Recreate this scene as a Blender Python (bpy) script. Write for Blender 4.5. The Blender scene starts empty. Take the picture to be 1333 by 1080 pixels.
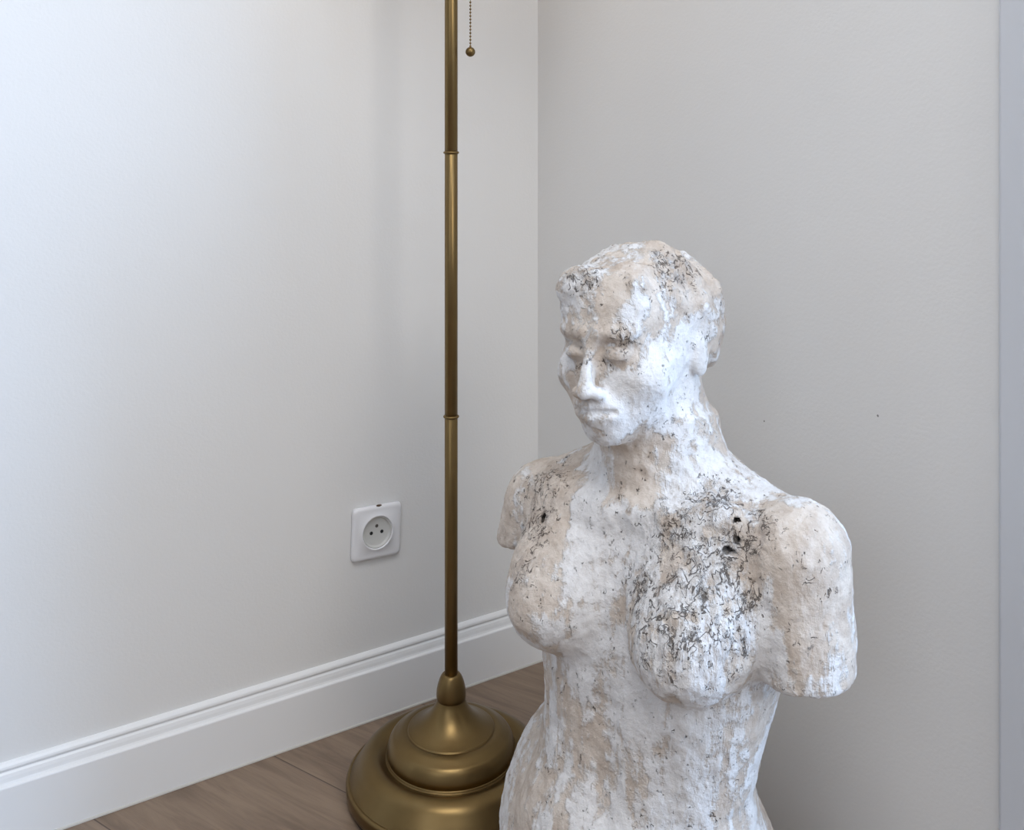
import bpy, bmesh, math, random
import numpy as np
from mathutils import Vector, noise
random.seed(7)
col = bpy.context.scene.collection

# ------------------------------------------------------------------ camera
F, CX, CY, H = 1240.0, 666.5, 215.0, 0.84
cd = bpy.data.cameras.new('camera'); cam = bpy.data.objects.new('camera', cd); col.objects.link(cam)
cam.location = (0, 0, H); cam.rotation_euler = (math.pi/2, 0, 0)
cd.sensor_fit = 'HORIZONTAL'; cd.sensor_width = 36; cd.lens = F/1333*36
cd.shift_y = -(540-CY)/1333; cd.clip_start = 0.02
bpy.context.scene.camera = cam

# room axes: s runs along the left wall towards the camera's left, t along the right wall
C0 = (0.052, 1.615); A_ = math.radians(56.6)
US = (-math.sin(A_), -math.cos(A_)); UT = (math.cos(A_), -math.sin(A_))
def P(s, t, z): return Vector((C0[0]+s*US[0]+t*UT[0], C0[1]+s*US[1]+t*UT[1], z))

# ------------------------------------------------------------------ helpers
def obj(name, bm, mat, parent=None, smooth=False):
    me = bpy.data.meshes.new(name)
    bmesh.ops.recalc_face_normals(bm, faces=bm.faces)
    bm.to_mesh(me); bm.free()
    if mat: me.materials.append(mat)
    if smooth:
        for p in me.polygons: p.use_smooth = True
    o = bpy.data.objects.new(name, me); col.objects.link(o)
    if parent: o.parent = parent
    return o
def tag(o, label, cat, group=None):
    o['label'] = label; o['category'] = cat
    if group: o['group'] = group
    return o
def struct(name, bm, mat, parent=None):
    o = obj(name, bm, mat, parent)
    if parent is None: o['kind'] = 'structure'
    return o
def block(bm, s0, s1, t0, t1, z0, z1):
    v = [bm.verts.new(P(s, t, z)) for z in (z0, z1) for s, t in ((s0,t0),(s1,t0),(s1,t1),(s0,t1))]
    for f in ((0,1,2,3),(4,5,6,7),(0,1,5,4),(1,2,6,5),(2,3,7,6),(3,0,4,7)):
        bm.faces.new([v[i] for i in f])
def lathe(prof, n=96, cx=0, cy=0):
    bm = bmesh.new(); rings = []
    for r, z in prof:
        if r < 1e-6: rings.append([bm.verts.new((cx, cy, z))])
        else: rings.append([bm.verts.new((cx+r*math.cos(2*math.pi*i/n), cy+r*math.sin(2*math.pi*i/n), z)) for i in range(n)])
    for a, b in zip(rings, rings[1:]):
        for i in range(n):
            j = (i+1) % n
            if len(a) == 1: bm.faces.new((a[0], b[i], b[j]))
            elif len(b) == 1: bm.faces.new((a[i], a[j], b[0]))
            else: bm.faces.new((a[i], a[j], b[j], b[i]))
    return bm
def spline(pts, n=6):
    out = []
    for i in range(len(pts)-1):
        p0 = pts[max(i-1,0)]; p1 = pts[i]; p2 = pts[i+1]; p3 = pts[min(i+2,len(pts)-1)]
        for k in range(n):
            t = k/n
            out.append(tuple(0.5*((2*p1[c])+(-p0[c]+p2[c])*t+(2*p0[c]-5*p1[c]+4*p2[c]-p3[c])*t*t+(-p0[c]+3*p1[c]-3*p2[c]+p3[c])*t**3) for c in (0,1)))
    out.append(pts[-1]); return out

class NT:
    def __init__(s, name):
        s.m = bpy.data.materials.new(name); s.m.use_nodes = True
        s.t = s.m.node_tree; s.b = s.t.nodes['Principled BSDF']
    def n(s, ty, ins={}, **kw):
        nd = s.t.nodes.new(ty)
        for k, v in kw.items(): setattr(nd, k, v)
        for k, v in ins.items(): s.set(nd, k, v)
        return nd
    def set(s, nd, k, v):
        i = nd.inputs[k]
        if isinstance(v, bpy.types.NodeSocket): s.t.links.new(v, i)
        elif isinstance(v, bpy.types.Node): s.t.links.new(v.outputs[0], i)
        else:
            if hasattr(i.default_value, '__len__') and len(i.default_value) == 4 and len(v) == 3: v = (*v, 1)
            i.default_value = v
    def math(s, op, a, b=0.0, c=None, clamp=False):
        nd = s.n('ShaderNodeMath', operation=op, use_clamp=clamp); s.set(nd, 0, a); s.set(nd, 1, b)
        if c is not None: s.set(nd, 2, c)
        return nd.outputs[0]
    def sstep(s, x, lo, hi):
        nd = s.n('ShaderNodeMapRange', interpolation_type='SMOOTHSTEP')
        s.set(nd, 0, x); s.set(nd, 1, lo); s.set(nd, 2, hi); return nd.outputs[0]
    def mix(s, f, a, b):
        nd = s.n('ShaderNodeMix', data_type='RGBA'); s.set(nd, 0, f)
        for k, v in ((6, a), (7, b)):
            s.set(nd, k, v)
        return nd.outputs[2]
    def map(s, scale=(1,1,1), rot=(0,0,0), loc=(0,0,0), src='Object'):
        tc = s.n('ShaderNodeTexCoord')
        return s.n('ShaderNodeMapping', {'Vector': tc.outputs[src], 'Scale': scale, 'Rotation': rot, 'Location': loc}).outputs[0]
    def noise(s, vec, scale, detail=4, rough=0.5, dist=0.0):
        return s.n('ShaderNodeTexNoise', {'Vector': vec, 'Scale': scale, 'Detail': detail, 'Roughness': rough, 'Distortion': dist}).outputs[0]
    def bump(s, h, strength, dist):
        nd = s.n('ShaderNodeBump', {'Height': h, 'Strength': strength, 'Distance': dist}); return nd.outputs[0]
def plain(name, c, rough=0.5, metal=0.0, bump=None):
    k = NT(name); k.set(k.b, 'Base Color', c); k.set(k.b, 'Roughness', rough); k.set(k.b, 'Metallic', metal)
    if bump: k.set(k.b, 'Normal', k.bump(k.noise(k.map(), bump[0], 3), bump[1], 0.001))
    return k.m

# ------------------------------------------------------------------ materials
def paint(name, c):
    k = NT(name); v = k.map()
    n = k.noise(v, 3.0, 3)
    k.set(k.b, 'Base Color', k.mix(n, tuple(x*0.975 for x in c), c)); k.set(k.b, 'Roughness', 0.55)
    h = k.math('ADD', k.noise(v, 260, 2), k.math('MULTIPLY', k.noise(v, 14, 3), 2.0))
    k.set(k.b, 'Normal', k.bump(h, 0.10, 0.002)); return k.m
M_wall = paint('wall_paint', (0.76, 0.755, 0.745))
M_taupe = paint('taupe_paint', (0.40, 0.36, 0.32))
M_ceil = paint('ceiling_paint', (0.8, 0.8, 0.79))
M_base = plain('baseboard_gloss', (0.80, 0.805, 0.81), 0.32, 0, (30, 0.05))
M_casing = plain('casing_gloss', (0.58, 0.60, 0.64), 0.35, 0, (30, 0.05))
M_caulk = plain('caulk', (0.55, 0.53, 0.50), 0.6, 0, (300, 0.3))
M_plast = plain('white_plastic', (0.77, 0.77, 0.79), 0.3)
M_plast2 = plain('grey_white_plastic', (0.58, 0.58, 0.56), 0.38)
M_black = plain('black_hole', (0.01, 0.01, 0.01), 0.7)
M_pin = plain('socket_pin', (0.12, 0.11, 0.10), 0.4, 0.6)
M_chip = plain('brown_chip', (0.10, 0.065, 0.04), 0.9, 0, (900, 0.5))

def brass():
    k = NT('aged_brass'); v = k.map()
    n = k.noise(v, 22, 4, 0.6); f = k.noise(k.map((1, 1, 12)), 120, 2)
    c = k.mix(n, (0.175, 0.115, 0.046), (0.225, 0.155, 0.068))
    k.set(k.b, 'Base Color', c); k.set(k.b, 'Metallic', 1.0)
    k.set(k.b, 'Roughness', k.math('MULTIPLY_ADD', f, 0.06, 0.33))
    k.set(k.b, 'Normal', k.bump(f, 0.03, 0.0005)); return k.m
M_brass = brass()

def wood():
    k = NT('oak_laminate'); ang = math.atan2(0.564, -0.826)
    v = k.map((1, 1, 1), (0, 0, -ang))
    sep = k.n('ShaderNodeSeparateXYZ', {0: v}); x, y = sep.outputs[0], sep.outputs[1]
    W = 0.22
    yy = k.math('ADD', k.math('DIVIDE', y, W), 0.218)
    row = k.math('FLOOR', yy); fy = k.math('FRACT', yy)
    xo = k.math('ADD', k.math('DIVIDE', x, 1.25), k.math('FRACT', k.math('MULTIPLY', row, 0.37)))
    fx = k.math('FRACT', xo); cx = k.math('FLOOR', xo)
    pid = k.n('ShaderNodeTexWhiteNoise', {'Vector': k.n('ShaderNodeCombineXYZ', {0: cx, 1: row, 2: 0.0})}, noise_dimensions='3D').outputs[0]
    off = k.math('MULTIPLY', pid, 7.0)
    gv = k.n('ShaderNodeCombineXYZ', {0: k.math('MULTIPLY', x, 1.6), 1: k.math('ADD', k.math('MULTIPLY', y, 16.0), off), 2: off})
    g1 = k.noise(gv.outputs[0], 2.2, 8, 0.65, 0.9)
    gv2 = k.n('ShaderNodeCombineXYZ', {0: k.math('MULTIPLY', x, 6.0), 1: k.math('MULTIPLY', y, 160.0), 2: off})
    g2 = k.noise(gv2.outputs[0], 2.0, 4, 0.6)
    c = k.mix(k.sstep(g1, 0.32, 0.68), (0.145, 0.095, 0.062), (0.26, 0.183, 0.124))
    c = k.mix(k.math('MULTIPLY', k.sstep(g2, 0.5, 0.75), 0.35), c, (0.15, 0.10, 0.075))
    c = k.mix(k.math('MULTIPLY', pid, 0.25), c, (0.36, 0.30, 0.25))
    gap = k.math('MINIMUM', k.math('MULTIPLY', k.math('MINIMUM', fy, k.math('SUBTRACT', 1.0, fy)), W),
                 k.math('MULTIPLY', k.math('MINIMUM', fx, k.math('SUBTRACT', 1.0, fx)), 1.25))
    gm = k.sstep(gap, 0.0003, 0.0013)
    c = k.mix(gm, (0.075, 0.05, 0.037), c)
    k.set(k.b, 'Base Color', c); k.set(k.b, 'Roughness', k.math('MULTIPLY_ADD', g2, 0.15, 0.36))
    k.set(k.b, 'Normal', k.bump(k.math('ADD', gm, k.math('MULTIPLY', g2, 0.15)), 0.25, 0.001)); return k.m
M_wood = wood()

# ------------------------------------------------------------------ the room
SL, SR, TB, ZC, TE = 2.6, -0.95, 3.1, 2.6, 0.90
bm = bmesh.new(); block(bm, SR-0.1, SL+0.1, -0.15, TB+0.1, -0.06, 0.0); struct('floor', bm, M_wood)
bm = bmesh.new(); block(bm, SR-0.1, SL+0.1, -0.15, TB+0.1, ZC, ZC+0.1); struct('ceiling', bm, M_ceil)
bm = bmesh.new(); block(bm, -0.12, SL+0.1, -0.15, -0.014, 0, ZC); struct('wall_left', bm, M_wall)
bm = bmesh.new(); block(bm, SR, 0.0, -0.014, TE, 0, ZC)
es = [e for e in bm.edges if abs(e.verts[0].co.z-e.verts[1].co.z) > 1 and all((v.co.xy-P(0,TE,0).xy).length < 1e-4 for v in e.verts)]
bmesh.ops.bevel(bm, geom=es, offset=0.003, segments=3, affect='EDGES', profile=0.5)
wr = struct('wall_right', bm, M_wall)
# casing of the opening at the end of the right wall
bm = bmesh.new(); block(bm, -0.02, 0.011, 0.796, TE+0.012, 0, 2.15)
es = [e for e in bm.edges if abs(e.verts[0].co.z-e.verts[1].co.z) > 1]
bmesh.ops.bevel(bm, geom=es, offset=0.004, segments=3, affect='EDGES', profile=0.5)
struct('trim_1', bm, M_casing)
# window wall far to the right beyond the partition, with a real opening
WA = (1.95, 3.0, 0.25, 2.15)
bm = bmesh.new()
block(bm, SR-0.1, SR, TE, WA[0], 0, ZC); block(bm, SR-0.1, SR, WA[1], TB, 0, ZC)
block(bm, SR-0.1, SR, WA[0], WA[1], 0, WA[2]); block(bm, SR-0.1, SR, WA[0], WA[1], WA[3], ZC)
struct('wall_window_side', bm, M_wall)
WB = (0.10, 0.75, 1.4, 2.45)
bm = bmesh.new()
block(bm, SR, WB[0], TB, TB+0.1, 0, ZC); block(bm, WB[1], SL, TB, TB+0.1, 0, ZC)
block(bm, WB[0], WB[1], TB, TB+0.1, 0, WB[2]); block(bm, WB[0], WB[1], TB, TB+0.1, WB[3], ZC)
struct('wall_back', bm, M_taupe)
WC = (1.35, 2.75, 1.2, 2.4)  # unseen opening, added to hold the fill aimed at the right wall
bm = bmesh.new(); block(bm, SL, SL+0.1, -0.014, WC[0], 0, ZC); block(bm, SL, SL+0.1, WC[1], TB, 0, ZC)
block(bm, SL, SL+0.1, WC[0], WC[1], 0, WC[2]); block(bm, SL, SL+0.1, WC[0], WC[1], WC[3], ZC); struct('wall_near_left', bm, M_taupe)

def base_profile(name, prof, s0, s1, mat, parent=None):
    bm = bmesh.new()
    a = [bm.verts.new(P(s0, t, z)) for t, z in prof]; b = [bm.verts.new(P(s1, t, z)) for t, z in prof]
    n = len(prof)
    for i in range(n): bm.faces.new((a[i], a[(i+1) % n], b[(i+1) % n], b[i]))
    bm.faces.new(a); bm.faces.new(list(reversed(b)))
    return struct(name, bm, mat, parent)
prof = [(-.014,0),(0,0),(0,.0735),(-.0006,.0748),(-.0022,.0755),(-.0040,.0762),(-.0050,.0785),(-.0056,.083),(-.0068,.0872),
        (-.0088,.0892),(-.0092,.0902),(-.0076,.0916),(-.0070,.0938),(-.0076,.0962),(-.0096,.0985),(-.0118,.0996),(-.014,.1)]
bb = base_profile('baseboard_left', prof, 0.0, SL, M_base)
base_profile('caulk_line', [(0,0.0003),(.0022,0.0003),(.0018,.0020),(0,.0030)], 0.0, SL, M_caulk, bb)

# tiny nail hole in the right wall
def ray(px, py, D): return Vector(((px-CX)/F*D, D, H-(py-CY)/F*D))
def on_right_wall(px, py):
    r = (px-CX)/F; t = (r*C0[1]-C0[0])/(UT[0]-r*UT[1]); D = C0[1]+t*UT[1]
    return t, H-(py-CY)/F*D
for px, py, rr in ((1143, 541, .0013), (995, 548, .0011)):
    t, z = on_right_wall(px, py)
    bm = bmesh.new(); c = P(0, t, z); n = Vector((US[0], US[1], 0)); e1 = Vector((UT[0], UT[1], 0))
    rim = [bm.verts.new(c+n*0.0003+(e1*math.cos(a)+Vector((0,0,1))*math.sin(a))*rr) for a in [i*math.pi/6 for i in range(12)]]
    ctr = bm.verts.new(c-n*0.0002)
    for i in range(12): bm.faces.new((rim[i], rim[(i+1) % 12], ctr))
    struct('nail_hole', bm, M_pin, wr)

# ------------------------------------------------------------------ power outlet
def on_left_wall(px, py):
    r = (px-CX)/F; ox, oy = P(0, -.014, 0).xy
    s = (r*oy-ox)/(US[0]-r*US[1]); D = oy+s*US[1]
    return s, H-(py-CY)/F*D
so, zo = on_left_wall(488.5, 690.5)
outlet = bpy.data.objects.new('power_outlet', None); col.objects.link(outlet)
outlet.location = P(so, -.014, zo)
# local frame: x along wall (image right), y out of the wall (towards the room), z up
rz = math.atan2(-US[1], -US[0])
outlet.rotation_euler = (0, math.radians(2.0), rz)   # local -y faces the room
tag(outlet, 'square white plastic three-hole power outlet on left wall above baseboard', 'outlet')
def sq(n, half, rad):
    pts = []
    for i in range(n):
        a = 2*math.pi*i/n+math.pi/4*0
        c, s = math.cos(a), math.sin(a); e = 14.0
        r = half/((abs(c)**e+abs(s)**e)**(1/e)); pts.append((r*c, r*s))
    return pts
N = 96; bm = bmesh.new()
layers = []
for half, y in ((.0405,0),(.0405,.004),(.0400,.0056),(.0385,.0075),(.0365,.0084),(.034,.0086)):
    layers.append([bm.verts.new((x, -y, z)) for x, z in sq(N, half, 0)])
for r, y in ((.0270,.0088),(.0262,.0097),(.0250,.0097),(.0243,.0086),(.0240,.0045)):
    layers.append([bm.verts.new((r*math.cos(2*math.pi*i/N), -y, r*math.sin(2*math.pi*i/N))) for i in range(N)])
for a, b in zip(layers, layers[1:]):
    for i in range(N): bm.faces.new((a[i], a[(i+1) % N], b[(i+1) % N], b[i]))
bm.faces.new(layers[0])
obj('cover_plate', bm, M_plast, outlet, True)
def disc_y(name, x, z, prof, mat, parent, n=40):
    bm = bmesh.new(); rings = []
    for r, y in prof:
        rings.append([bm.verts.new((x+r*math.cos(2*math.pi*i/n), -y, z+r*math.sin(2*math.pi*i/n))) for i in range(n)] if r > 0 else [bm.verts.new((x, -y, z))])
    for a, b in zip(rings, rings[1:]):
        for i in range(n):
            if len(b) == 1: bm.faces.new((a[i], a[(i+1) % n], b[0]))
            else: bm.faces.new((a[i], a[(i+1) % n], b[(i+1) % n], b[i]))
    return obj(name, bm, mat, parent, True)
face = disc_y('socket_face', 0, 0, [(.0241,.0),(.0241,.0078),(.0231,.0082),(.0222,.0072),(.0212,.0050),(.0202,.0046),(0,.0046)], M_plast2, outlet, 64)
for x, z in ((-.0088, -.0010), (.0088, -.0010)):
    disc_y('pin_hole', x, z, [(.0027,.0047),(.0026,.0050),(.0022,.0050),(.0021,.0048),(0,.0048)], M_black, face, 20)
disc_y('earth_hole', .0, .0088, [(.0026,.0047),(.0024,.0050),(.0021,.0050),(.0020,.0048),(0,.0048)], M_pin, face, 20)
bm = bmesh.new(); bmesh.ops.create_icosphere(bm, subdivisions=3, radius=1)
for v in bm.verts:
    k = 1+0.25*noise.noise(v.co*2.2)
    v.co = Vector((v.co.x*.0045*k+.002, -.0060+v.co.y*.0022*k, v.co.z*.0016*k+.0398))
obj('chipped_spot', bm, M_chip, outlet, True)['label'] = 'small dark brown chip on top edge'

# ------------------------------------------------------------------ floor lamp
LX, LY = (587.3-CX)/F*1.286, 1.286
lamp = bpy.data.objects.new('floor_lamp', None); col.objects.link(lamp); lamp.location = (LX, LY, 0)
tag(lamp, 'aged brass floor lamp with slim pole, stepped round base and beaded pull chain', 'lamp')
bp = [(0,.004),(.120,.004),(.1365,.0045),(.1395,.007),(.1400,.012),(.1400,.018),(.1395,.0205),(.1378,.0222),(.1362,.0226),(.1350,.0222)]
bp += spline([(.1350,.0222),(.1310,.0285),(.1250,.0370),(.1180,.0460),(.1090,.0512),(.1000,.0515),(.0930,.0480),(.0880,.0455)], 6)
bp += [(.0868,.0458),(.0868,.0480),(.0858,.0490)]
bp += spline([(.0858,.0490),(.0862,.0560),(.0830,.0655),(.0790,.0710),(.0740,.0740),(.0670,.0778),(.0615,.0790),(.0590,.0788)], 6)
bp += [(.0582,.0790),(.0580,.0802),(.0570,.0808)]
bp += spline([(.0570,.0808),(.0500,.0838),(.0410,.0890),(.0320,.0965),(.0250,.1050),(.0205,.1130),(.0186,.1185),(.0178,.1205)], 6)
bp += [(0,.1205)]
bp = [(r, z+.002 if z > .01 else z) for r, z in bp]
base = obj('base', lathe(bp, 160), M_brass, lamp, True)
obj('base_pad', lathe([(0,0),(.132,0),(.1365,.001),(.1375,.005),(0,.005)], 120), plain('dark_pad', (.012,.01,.008), .6), lamp, True)
cp = [(0,.119)]+[(.0172,.119)]+spline([(.0182,.1195),(.0196,.1225),(.0199,.1280),(.0190,.1360),(.0170,.1440),(.0143,.1505),(.0122,.1535)], 6)+[(.0112,.1545),(.0088,.1548)]
obj('collar', lathe(cp, 96), M_brass, lamp, True)
POLE = .0088
def pole(z0, z1): return lathe([(POLE-.0006,z0),(POLE,z0+.0006),(POLE,z1-.0006),(POLE-.0006,z1)], 64)
zs = [.150, .501, .857, 1.213, 1.36]
for a, b in zip(zs, zs[1:]): obj('pole_section', pole(a, b), M_brass, lamp, True)
for z in zs[1:-1]:
    pr = [(POLE-.001+.0030*max(0,math.sin(math.pi*i/12))**.7, z-.0024+.0048*i/12) for i in range(13)]
    obj('joint_ring', lathe(pr, 64), M_brass, lamp, True)
obj('socket_housing', lathe([(0,1.345),(.012,1.345),(.028,1.36),(.030,1.375),(.022,1.385),(.020,1.43),(0,1.43)], 48), M_brass, lamp, True)
# pull chain: arm, beads, knob
bm = bmesh.new()
cxo = (612.3-CX)/F*1.286-LX
for i in range(70):
    z = 1.0+.0046*i
    bmesh.ops.create_uvsphere(bm, u_segments=10, v_segments=6, radius=.00150, matrix=__import__('mathutils').Matrix.Translation((cxo, 0, z)))
r_ = [bm.verts.new((cxo+.0005*math.cos(a), .0005*math.sin(a), 0.995)) for a in (0, 2.09, 4.19)]
r2 = [bm.verts.new((cxo+.0005*math.cos(a), .0005*math.sin(a), 1.36)) for a in (0, 2.09, 4.19)]
for i in range(3): bm.faces.new((r_[i], r_[(i+1) % 3], r2[(i+1) % 3], r2[i]))
chain = obj('pull_chain', bm, M_brass, lamp, True)
kz = H-(67.5-CY)/F*1.286
kp = [(0.0066*math.sin(math.pi*i/20), kz-.0066*math.cos(math.pi*i/20)) for i in range(21)]
obj('pull_knob', lathe([(0,kp[0][1])]+kp[1:-1]+[(.0012,kz+.0068),(.0012,kz+.009),(0,kz+.009)], 40, cxo, 0), M_brass, chain, True)
M_shade = NT('linen_shade'); M_shade.set(M_shade.b, 'Base Color', (.8,.74,.62)); M_shade.set(M_shade.b, 'Roughness', .9)
M_shade.set(M_shade.b, 'Normal', M_shade.bump(M_shade.noise(M_shade.map((1,1,3)), 400, 2), .3, .001)); M_shade = M_shade.m
obj('lamp_shade', lathe([(.168,1.36),(.170,1.36),(.120,1.60),(.118,1.60),(.168,1.36)], 96), M_shade, lamp, True)
# ------------------------------------------------------------------ statue (implicit body polygonised on a grid)
TH = math.radians(40); BX, BY = .150, 1.010
def ell(p, c, r, rot=None):
    x, y, z = p[0]-c[0], p[1]-c[1], p[2]-c[2]
    if rot is not None:
        ax, ang = rot; ca, sa = math.cos(ang), math.sin(ang)
        if ax == 'x': y, z = ca*y+sa*z, -sa*y+ca*z
        elif ax == 'y': x, z = ca*x-sa*z, sa*x+ca*z
        else: x, y = ca*x+sa*y, -sa*x+ca*y
    k0 = np.sqrt((x/r[0])**2+(y/r[1])**2+(z/r[2])**2)
    k1 = np.sqrt((x/r[0]**2)**2+(y/r[1]**2)**2+(z/r[2]**2)**2)+1e-6
    return k0*(k0-1)/k1
def cap(p, a, b, ra, rb=None, sy=1.0):
    rb = ra if rb is None else rb
    a = np.array(a, dtype=np.float32); d = np.array(b, dtype=np.float32)-a; L = float((d*d).sum())
    x, y, z = p[0]-a[0], p[1]-a[1], p[2]-a[2]
    h = np.clip((x*d[0]+y*d[1]+z*d[2])/L, 0, 1)
    return np.sqrt((x-h*d[0])**2+((y-h*d[1])/sy)**2+(z-h*d[2])**2)-(ra+(rb-ra)*h)
def smin(a, b, k):
    h = np.clip(.5+.5*(b-a)/k, 0, 1); return b+(a-b)*h-k*h*(1-h)
def smax(a, b, k): return -smin(-a, -b, k)

SEC = [ # z, cx, cy, a, b of the trunk
 (-.02,-.034,.010,.150,.105),(.05,-.034,.010,.156,.110),(.11,-.030,.008,.148,.106),(.16,-.022,.004,.132,.098),(.205,-.012,.000,.118,.088),(.25,-.004,.000,.119,.087),
 (.30,.001,.002,.127,.090),(.36,.004,.006,.139,.092),(.42,.004,.010,.140,.086),(.46,.004,.014,.142,.078),(.49,.004,.018,.124,.064),(.515,.003,.020,.088,.052),(.54,.002,.018,.062,.048),(.60,0,.014,.05,.05)]
def trunk(p):
    z = p[2]; S = np.array(SEC, dtype=np.float32); zz = S[:, 0]
    zs_ = z.ravel() if z.ndim == 3 and z.shape[0] == 1 else z
    f = lambda c: np.interp(z, zz, S[:, c]).astype(np.float32)
    cx, cy, a, b = f(1), f(2), f(3), f(4)
    x, y = p[0]-cx, p[1]-cy
    k0 = (np.abs(x/a)**2.3+np.abs(y/b)**2.3)**(1/2.3)
    d = (k0-1)*np.minimum(a, b)
    return np.maximum(d, z-.575)

HZ = .655   # eye level
HC = (-.016, -.006)   # head axis in body coordinates
HYAW = math.radians(2); HTILT = math.radians(3)
def head(P0):
    x, y, z = P0[0]-HC[0], P0[1]-HC[1], P0[2]-HZ
    c, s = math.cos(HYAW), math.sin(HYAW); x, y = c*x+s*y, -s*x+c*y
    c, s = math.cos(HTILT), math.sin(HTILT); x, z = c*x+s*z, -s*x+c*z
    p = (x, y, z); ax = np.abs(x); q = (ax, y, z)
    d = ell(p, (0,.010,.024), (.071,.084,.070))
    d = smin(d, ell(p, (0,-.028,-.018), (.058,.060,.074)), .03)
    d = smin(d, ell(p, (0,-.040,-.058), (.043,.042,.036)), .025)      # jaw
    d = smin(d, ell(p, (0,-.072,-.080), (.020,.016,.014)), .018)      # chin
    d = smin(d, ell(q, (.040,-.052,-.026), (.021,.024,.020)), .02)    # cheekbone
    d = smin(d, ell(p, (0,-.058,.045), (.050,.030,.034)), .025)       # forehead
    d = smin(d, cap(q, (.009,-.087,.018), (.038,-.076,.019), .0080, .0055), .012)  # brow
    d = smax(d, -ell(q, (.0235,-.099,.000), (.0150,.019,.0125)), .009)  # socket
    d = smin(d, ell(q, (.0225,-.0815,-.003), (.0145,.0100,.0085)), .004)  # closed lid
    d = smax(d, -cap(q, (.012,-.0915,-.0095), (.033,-.0840,-.0090), .0016), .003)
    d = smin(d, cap(p, (0,-.085,.016), (0,-.1035,-.036), .0054, .0084), .008)  # nose
    d = smin(d, ell(q, (.0105,-.0975,-.039), (.0068,.0090,.0062)), .006)
    d = smax(d, -ell(q, (.0062,-.1020,-.0462), (.0034,.0048,.0030)), .003)  # nostrils
    d = smin(d, ell(p, (0,-.082,-.058), (.026,.016,.017)), .012)      # muzzle
    d = smin(d, cap(q, (.0,-.0980,-.0525), (.018,-.0870,-.0550), .0040, .0020), .004)
    d = smin(d, cap(q, (.0,-.0965,-.0625), (.014,-.0870,-.0610), .0050, .0024), .004)
    d = smax(d, -cap(q, (.0,-.1025,-.0575), (.024,-.0880,-.0580), .0024), .003)
    d = smax(d, -ell(p, (0,-.101,-.0765), (.014,.006,.0045)), .006)
    # ear
    d = smin(d, ell(q, (.069,.008,-.012), (.007,.012,.022), ('x', -.15)), .012)
    d = smax(d, -ell(q, (.080,.013,-.002), (.005,.009,.017)), .005)
    # hair cap
    h = ell(p, (0,.012,.032), (.0775,.0875,.0700))
    h = smax(h, -(z*.80+y*.60-.012), .014)       # slanting hairline: ears to brow
    h = smin(h, cap(p, (-.030,-.066,.066), (.034,-.060,.064), .0170, .0150), .022)   # rolled fringe
    h = smin(h, ell(p, (-.022,-.076,.058), (.020,.013,.014)), .014)
    h = smin(h, ell(q, (.060,.036,.010), (.0125,.028,.040)), .028)     # side hair over the ear
    h = smin(h, ell(p, (0,.058,-.008), (.056,.034,.046)), .022)         # nape hair
    wav = .0016*np.sin(y*150+z*60+np.sin(x*90)*1.5)
    d = smin(d, h+wav, .005)
    return d

HOLES = [((.122,-.052,.488),(.0026,.008,.0030)),((.1165,-.055,.479),(.0058,.008,.0028)),((.1180,-.043,.505),(.0026,.006,.0017)),((-.090,-.070,.465),(.0034,.009,.0042))]
def body(p):
    x, y, z = p; ax = np.abs(x-.004)
    d = trunk(p)
    # shoulders, near (x>0) and far (x<0)
    d = smin(d, cap(p, (.060,.018,.488), (.145,.004,.467), .034, .043), .035)
    d = smin(d, cap(p, (-.060,.018,.482), (-.142,.008,.450), .034, .040), .035)
    arm = cap(p, (.158,.000,.472), (.172,-.004,.352), .049, .043, 1.12)
    arm = smax(arm, (.358-z)+.05*(x-.17), .010)
    d = smin(d, arm, .012)
    arm2 = cap(p, (-.150,.006,.450), (-.172,.002,.384), .045, .040, 1.1)
    arm2 = smax(arm2, (.398-z)+.18*(x+.18), .012)
    d = smin(d, arm2, .014)
    # neck and trapezius
    d = smin(d, cap(p, (0,.010,.47), (-.006,.002,.60), .062, .055, 1.05), .030)
    d = smin(d, cap(p, (.0,.03,.515), (.105,.022,.482), .030, .026), .035)
    d = smin(d, cap(p, (.0,.03,.52), (-.105,.022,.476), .028, .024), .035)
    # collar bones
    d = smin(d, cap(p, (.018,-.058,.492), (.110,-.040,.502), .010, .010), .025)
    d = smin(d, cap(p, (-.018,-.058,.487), (-.110,-.040,.485), .010, .010), .025)
    # breasts
    for sx, cx in ((1, .082), (-1, -.072)):
        d = smin(d, ell(p, (cx-sx*.004,-.054,.425), (.052,.036,.074), ('x', -.35)), .035)
        d = smin(d, ell(p, (cx,-.080,.383), (.047,.047,.045)), .018)
        d = smin(d, ell(p, (cx+sx*.004,-.062,.402), (.050,.045,.050)), .03)
    # hips, belly
    d = smin(d, ell(p, (-.113,.030,.078), (.096,.098,.162), ('y', .12)), .008)
    d = smin(d, ell(p, (.048,.020,.085), (.080,.098,.130), ('y', -.15)), .010)
    d = smin(d, ell(p, (-.030,-.062,.125), (.085,.045,.085)), .03)
    for hc, hr in HOLES: d = smax(d, -ell(p, hc, hr), .002)
    d = smax(d, -cap(p, (-.005,-.098,.30), (-.006,-.100,.20), .006), .03)
    return d

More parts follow.
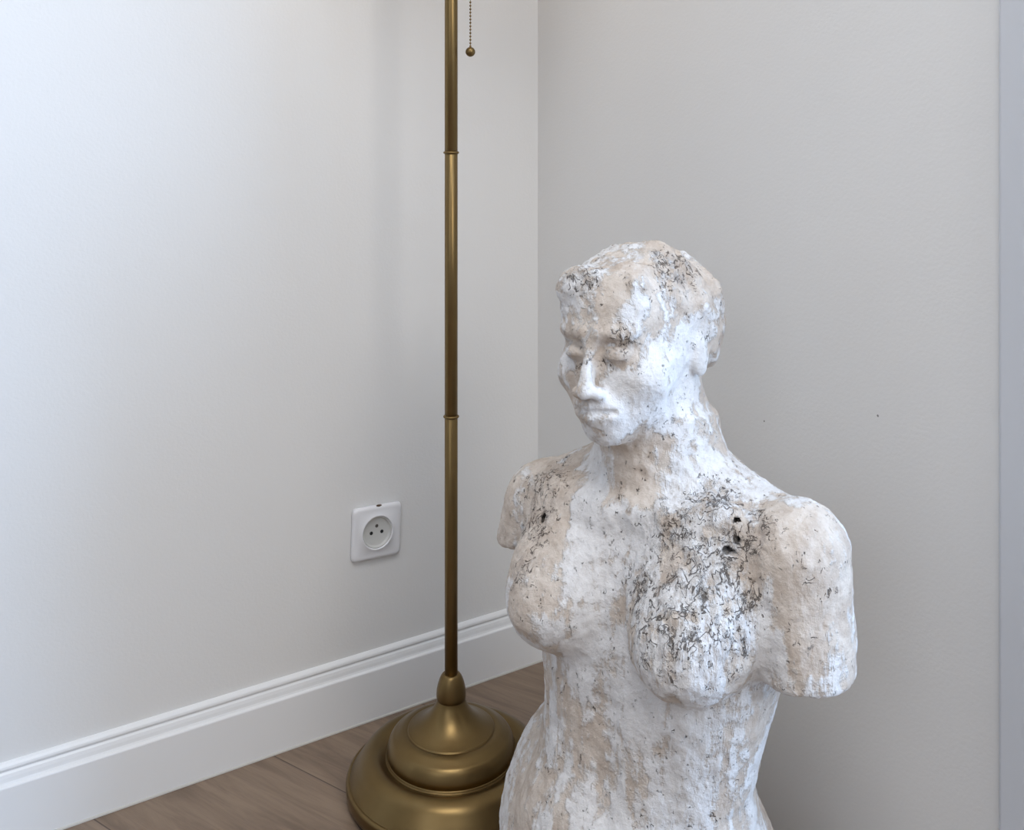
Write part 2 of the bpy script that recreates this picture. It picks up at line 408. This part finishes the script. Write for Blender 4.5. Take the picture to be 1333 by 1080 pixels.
hs = .0020
gx = np.arange(-.262, .262, hs, dtype=np.float32); gy = np.arange(-.16, .16, hs, dtype=np.float32); gz = np.arange(-.004, .79, hs, dtype=np.float32)
D_ = np.empty((len(gx), len(gy), len(gz)), dtype=np.float32)
X, Y = gx[:, None, None], gy[None, :, None]
for k0 in range(0, len(gz), 24):
    zz = gz[k0:k0+24][None, None, :]
    p = (X+0*zz+0*Y, Y+0*zz+0*X, zz+0*X+0*Y)
    zlo, zhi = float(zz.min()), float(zz.max())
    if zlo > .66: d = head(p)
    elif zhi < .50: d = body(p)
    else: d = smin(body(p), head(p), .012)
    D_[:, :, k0:k0+24] = np.maximum(d, .0015-zz)
def surface_nets(D, org, h):
    ins = D < 0
    nx, ny, nz = D.shape
    cell = np.zeros((nx-1, ny-1, nz-1), dtype=np.int8)
    C = [(i, j, k) for i in (0, 1) for j in (0, 1) for k in (0, 1)]
    for i, j, k in C: cell += ins[i:nx-1+i, j:ny-1+j, k:nz-1+k]
    idx = np.argwhere((cell > 0) & (cell < 8))
    vid = -np.ones(cell.shape, dtype=np.int64); vid[idx[:, 0], idx[:, 1], idx[:, 2]] = np.arange(len(idx))
    acc = np.zeros((len(idx), 3)); cnt = np.zeros(len(idx))
    vals = {c: D[idx[:, 0]+c[0], idx[:, 1]+c[1], idx[:, 2]+c[2]] for c in C}
    for c in C:
        for ax in range(3):
            if c[ax] == 0:
                c2 = list(c); c2[ax] = 1; c2 = tuple(c2)
                a, b = vals[c], vals[c2]; m = (a < 0) != (b < 0)
                t = np.where(m, a/np.where(m, a-b, 1), 0)
                pt = np.tile(np.array(c, float), (len(idx), 1)); pt[:, ax] = t
                acc[m] += pt[m]; cnt[m] += 1
    V = (idx+acc/cnt[:, None])*h+np.array(org)
    Fs = []
    for ax in range(3):
        u, v = (ax+1) % 3, (ax+2) % 3
        a = np.take(ins, range(0, D.shape[ax]-1), ax); b = np.take(ins, range(1, D.shape[ax]), ax)
        e = np.argwhere(a != b); e = e[(e[:, u] > 0) & (e[:, v] > 0) & (e[:, u] < D.shape[u]-1) & (e[:, v] < D.shape[v]-1)]
        flip = a[e[:, 0], e[:, 1], e[:, 2]]
        q = []
        for du, dv in ((0, 0), (-1, 0), (-1, -1), (0, -1)):
            w = e.copy(); w[:, u] += du; w[:, v] += dv; q.append(vid[w[:, 0], w[:, 1], w[:, 2]])
        q = np.stack(q, 1); q[~flip] = q[~flip][:, ::-1]; Fs.append(q)
    return V, np.concatenate(Fs)
V, Q = surface_nets(D_, (gx[0], gy[0], gz[0]), hs); del D_
Q = Q[(Q >= 0).all(1)]
me = bpy.data.meshes.new('statue')
me.vertices.add(len(V)); me.vertices.foreach_set('co', V.astype(np.float32).ravel())
me.loops.add(Q.size); me.loops.foreach_set('vertex_index', Q.astype(np.int32).ravel())
me.polygons.add(len(Q)); me.polygons.foreach_set('loop_start', np.arange(0, Q.size, 4, dtype=np.int32))
me.update(calc_edges=True); me.validate()
me.polygons.foreach_set('use_smooth', np.ones(len(Q), dtype=bool))
bmt = bmesh.new(); bmt.from_mesh(me); bmesh.ops.recalc_face_normals(bmt, faces=bmt.faces); bmt.to_mesh(me); bmt.free()
nrm = np.empty(len(V)*3, dtype=np.float32); me.vertices.foreach_get('normal', nrm); nrm = nrm.reshape(-1, 3)
# crusty worn zones (body coordinates: centre, radius)
CRUST = [((.087,-.035,.508),.035),((.125,-.045,.495),.032),((.066,-.067,.482),.035),((.041,-.082,.435),.026),((.079,-.110,.416),.045),((.118,-.085,.417),.040),((.134,-.059,.445),.025),((.10,-.075,.46),.045),
 ((-.117,-.045,.490),.035),((-.095,-.07,.455),.028),((-.083,-.105,.420),.020),((.036,-.015,.734),.028),((-.028,-.088,.728),.020),((.018,-.085,.668),.012)]
crust = np.zeros(len(V)); rel = np.zeros(len(V))
for c, r in CRUST:
    dd = np.linalg.norm(V-np.array(c), axis=1)/r
    crust = np.maximum(crust, np.clip(1.35-dd, 0, 1))
clean = np.clip(1.6-np.linalg.norm((V-np.array((-.015,-.105,.603)))/np.array((.030,.03,.022)), axis=1), 0, 1)
for i, (x, y, z) in enumerate(V):
    hair = min(1, max(0, (z-.69+ (y+.02)*.8)/.02))*(z > .6)
    a = noise.fractal(Vector((x*38, y*38, z*24)), 0.9, 2.1, 4)
    a2 = noise.noise(Vector((x*85+3, y*85, z*70)))
    b = noise.fractal(Vector((x*150+9, y*150, z*80)), 0.8, 2.2, 3)
    if z > .57 and z < .65 and y < -.075: b *= .4; a2 *= .3
    rel[i] = a*.0015+a2*(.0008+.0012*hair)+b*(.0006+.0019*crust[i]+.0011*hair)
neck = np.clip(1-np.abs(V[:, 2]-.535)/.035, 0, 1)*(np.hypot(V[:, 0], V[:, 1]) < .085)
rel += neck*.0006*np.sin(V[:, 2]*330+V[:, 1]*90+np.sin(V[:, 0]*60+V[:, 1]*40)*2.2)
rel[V[:, 2] < .004] = 0
V2 = V+nrm*rel[:, None]; V2[:, 2] = np.maximum(V2[:, 2], 0.0)
me.vertices.foreach_set('co', V2.astype(np.float32).ravel())
WHITE = [((-.028,-.074,.46),.036,1.8),((-.018,-.086,.39),.034,1.6),((.005,-.07,.49),.02,1.2),((-.035,-.085,.33),.030,.8),((.113,-.121,.375),.035,1.4),((.082,-.066,.295),.05,.9),((.048,-.079,.229),.04,.7),
 ((.044,-.072,.620),.035,2.2),((.055,-.017,.642),.028,2.0),((.045,-.01,.672),.028,1.8),((.03,-.09,.585),.022,1.8),((.05,-.043,.520),.022,1.3),((-.050,-.118,.375),.016,1.2),((.02,-.10,.59),.03,1.2),((-.005,-.11,.65),.012,1.2),
 ((-.14,-.02,.47),.07,-1.3),((-.075,-.067,.475),.035,-1.2),((.17,-.03,.49),.055,-1.3),((.19,-.04,.43),.03,-.9),((.015,-.055,.545),.035,-1.2),((.024,-.054,.513),.02,-.8),((0,.02,.745),.08,-.9),((.003,-.091,.70),.025,-.9),((-.083,-.105,.42),.035,-1.0),((-.136,-.067,.14),.06,-1.1),((.012,-.079,.40),.012,-1.6),((.01,-.083,.35),.012,-1.2),((.03,-.085,.655),.018,-1.0),((.12,-.013,.3),.03,-.8),((-.03,-.09,.25),.03,-.8),((-.03,-.09,.64),.03,-.7)]
wht = np.zeros(len(V))
for c, r, a in WHITE:
    dd = np.linalg.norm((V-np.array(c))*np.array([1,1,.7]), axis=1)/r
    wht += a*np.clip(1.3-dd, 0, 1)
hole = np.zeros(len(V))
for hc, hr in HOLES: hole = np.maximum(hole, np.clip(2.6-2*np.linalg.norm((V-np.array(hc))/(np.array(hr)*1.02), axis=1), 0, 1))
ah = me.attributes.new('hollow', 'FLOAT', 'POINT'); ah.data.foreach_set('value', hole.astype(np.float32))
wht = np.clip(wht, -1.3, 2.2)
aw = me.attributes.new('paint', 'FLOAT', 'POINT'); aw.data.foreach_set('value', wht.astype(np.float32))
at = me.attributes.new('crust', 'FLOAT', 'POINT'); at.data.foreach_set('value', (crust-clean).astype(np.float32))
me.update()

def plaster():
    k = NT('worn_white_plaster'); v = k.map()
    cr = k.n('ShaderNodeAttribute', attribute_name='crust').outputs['Fac']
    sep = k.n('ShaderNodeSeparateXYZ', {0: v}); z = sep.outputs[2]
    streak = k.noise(k.map((1, 1, .18)), 30, 7, .64, .35)
    blot = k.noise(k.map((1, 1, .8)), 13, 5, .6)
    fine = k.noise(v, 210, 5, .7)
    mid = k.noise(v, 70, 5, .65)
    hd = k.sstep(z, .52, .58)
    blot2 = k.noise(k.map((1, 1, .7), (0, 0, 0), (2, 7, 1)), 34, 7, .68, .5)
    streak = k.math('ADD', k.math('MULTIPLY', streak, k.math('SUBTRACT', 1.0, hd)), k.math('MULTIPLY', blot2, hd))
    pm = k.math('ADD', k.math('MULTIPLY', streak, .65), k.math('MULTIPLY', blot, .35))
    pa = k.n('ShaderNodeAttribute', attribute_name='paint').outputs['Fac']
    pm = k.math('ADD', pm, k.math('MULTIPLY', pa, .075))
    white = k.sstep(k.math('ADD', pm, k.math('MULTIPLY', mid, .26)), .585, .66)
    tan = k.mix(k.sstep(k.noise(v, 40, 5, .7), .35, .65), (.52,.44,.375), (.67,.60,.535))
    wh = k.mix(k.sstep(mid, .3, .7), (.68,.665,.66), (.79,.785,.79))
    c = k.mix(white, tan, wh)
    c = k.mix(k.math('MULTIPLY', k.sstep(fine, .55, .75), .35), c, (.50,.45,.41))
    # cracks and flecks
    dv = k.n('ShaderNodeVectorMath', {0: v, 1: k.n('ShaderNodeTexNoise', {'Vector': v, 'Scale': 60.0}).outputs['Color']}, operation='MULTIPLY_ADD')
    k.set(dv, 1, (1, 1, 1)); 
    nz_ = k.n('ShaderNodeTexNoise', {'Vector': v, 'Scale': 90.0, 'Detail': 3.0}).outputs['Color']
    sc = k.n('ShaderNodeVectorMath', {0: nz_, 'Scale': .012}, operation='SCALE').outputs[0]
    k.set(dv, 2, sc)
    vor = k.n('ShaderNodeTexVoronoi', {'Vector': dv.outputs[0], 'Scale': 135.0}, feature='DISTANCE_TO_EDGE').outputs[0]
    n1 = k.noise(k.map((1, 1, .6)), 48, 3, .6, .6)
    n2 = k.noise(k.map((1, 1, .7), (0, 0, 0), (3, 1, 2)), 85, 2, .6, .5)
    l1 = k.math('SUBTRACT', 1.0, k.sstep(k.math('ABSOLUTE', k.math('SUBTRACT', n1, .5)), .004, .017))
    l2 = k.math('SUBTRACT', 1.0, k.sstep(k.math('ABSOLUTE', k.math('SUBTRACT', n2, .5)), .008, .030))
    l3 = k.math('SUBTRACT', 1.0, k.sstep(vor, .03, .10))
    g1 = k.sstep(k.math('ADD', k.noise(v, 60, 4, .7), k.math('MULTIPLY', cr, .16)), .60, .66)
    g2 = k.sstep(k.math('ADD', k.noise(k.map((1,1,1),(0,0,0),(5,5,5)), 80, 4, .7), k.math('MULTIPLY', cr, .17)), .60, .66)
    g3 = k.sstep(k.math('ADD', k.noise(v, 75, 4, .7), k.math('MULTIPLY', cr, .10)), .64, .69)
    fl = k.math('MAXIMUM', k.math('MULTIPLY', l1, g1), k.math('MAXIMUM', k.math('MULTIPLY', l2, g2), k.math('MULTIPLY', l3, g3)))
    dots = k.math('MULTIPLY', k.sstep(k.noise(v, 330, 3, .6), .70, .74), k.sstep(k.noise(v, 30, 3), .48, .58))
    fl = k.math('MAXIMUM', fl, dots)
    grey = k.math('MULTIPLY', k.sstep(cr, .15, .8), k.sstep(k.noise(k.map((1,1,.5)), 90, 5, .7), .42, .62))
    grey = k.math('MAXIMUM', grey, 0.0)
    c = k.mix(k.math('MULTIPLY', grey, .34), c, (.38,.335,.31))
    c = k.mix(k.math('MULTIPLY', fl, .80), c, (.06,.048,.04))
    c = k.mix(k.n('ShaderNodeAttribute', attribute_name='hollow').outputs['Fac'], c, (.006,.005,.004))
    k.set(k.b, 'Base Color', c); k.set(k.b, 'Roughness', .8)
    k.set(k.b, 'Specular IOR Level', .25)
    h = k.math('ADD', k.math('MULTIPLY', white, .55), k.math('MULTIPLY', fine, .5))
    h = k.math('ADD', h, k.math('MULTIPLY', mid, 1.1))
    h = k.math('ADD', h, k.math('MULTIPLY', k.noise(k.map((1,1,.22)), 120, 4, .7), k.math('MAXIMUM', k.math('MULTIPLY_ADD', cr, 2.6, .40), .25)))
    h = k.math('SUBTRACT', h, k.math('MULTIPLY', fl, .9))
    k.set(k.b, 'Normal', k.bump(h, .85, .0024)); return k.m
M_pl = plaster()
me.materials.append(M_pl)
st = bpy.data.objects.new('statue', me); col.objects.link(st)
st.location = (BX, BY, 0); st.rotation_euler = (0, 0, -TH)
tag(st, 'weathered white plaster torso statue of a woman with short hair and arm stumps', 'statue')

# ------------------------------------------------------------------ light
def area(name, loc, look, sx, sy, power, c):
    l = bpy.data.lights.new(name, 'AREA'); l.shape = 'RECTANGLE'; l.size = sx; l.size_y = sy; l.energy = power; l.color = c
    o = bpy.data.objects.new(name, l); col.objects.link(o); o.location = loc
    o.rotation_euler = (Vector(look)-Vector(loc)).to_track_quat('-Z', 'Y').to_euler(); return o
area('daylight_side_window', P(SR-.03, (WA[0]+WA[1])/2, (WA[2]+WA[3])/2), P(SR+1, (WA[0]+WA[1])/2, (WA[2]+WA[3])/2), WA[1]-WA[0], WA[3]-WA[2], 88, (.46,.68,1.0))
area('added_left_fill', P(SL+.03, (WC[0]+WC[1])/2, (WC[2]+WC[3])/2), P(0, (WC[0]+WC[1])/2, (WC[2]+WC[3])/2), WC[1]-WC[0], WC[3]-WC[2], 7, (1.0,.985,.97))  # added soft fill, no known window here; brightens the right wall
area('daylight_back_window', P((WB[0]+WB[1])/2, TB+.03, (WB[2]+WB[3])/2), P((WB[0]+WB[1])/2, 0, (WB[2]+WB[3])/2), WB[1]-WB[0], WB[3]-WB[2], 18, (1.0,.94,.87))
LC = P(1.05, 1.45, ZC)
cl = bpy.data.objects.new('added_ceiling_light', None); col.objects.link(cl); cl.location = LC  # unseen fixture added so the walls get darker towards the floor
tag(cl, 'added flat square ceiling panel, unseen, for soft light from above', 'light')
def slab(name, hx, z0, z1, mat, hole=0):
    bm = bmesh.new(); bmesh.ops.create_cube(bm, size=1)
    for v in bm.verts: v.co = Vector((v.co.x*hx*2, v.co.y*hx*2, z0 if v.co.z < 0 else z1))
    bmesh.ops.bevel(bm, geom=bm.edges[:], offset=.004, segments=2, affect='EDGES')
    return obj(name, bm, mat, cl)
slab('housing', .46, -.03, 0, M_plast)
mg = NT('lit_diffuser'); mg.set(mg.b, 'Base Color', (.9,.9,.9)); mg.set(mg.b, 'Emission Color', (1,.93,.85)); mg.set(mg.b, 'Emission Strength', 1.2)  # glowing face of the added ceiling panel
slab('diffuser', .44, -.036, -.028, mg.m)
area('added_overhead_fill', LC+Vector((0,0,-.045)), LC+Vector((0,.001,-1)), .86, .86, 17, (1.0,.975,.94))  # added fill from above, sits under the panel
pl = bpy.data.lights.new('bulb', 'POINT'); pl.energy = .6; pl.color = (1,.72,.42); pl.shadow_soft_size = .03
po = bpy.data.objects.new('bulb_light', pl); col.objects.link(po); po.location = (LX, LY, 1.46)
w = bpy.data.worlds.new('world'); bpy.context.scene.world = w; w.use_nodes = True
w.node_tree.nodes['Background'].inputs[0].default_value = (.62,.75,1,1); w.node_tree.nodes['Background'].inputs[1].default_value = 1.0
vs = bpy.context.scene.view_settings
vs.view_transform = 'Standard'; vs.look = 'None'; vs.gamma = 1; vs.use_curve_mapping = False; vs.exposure = 0.03
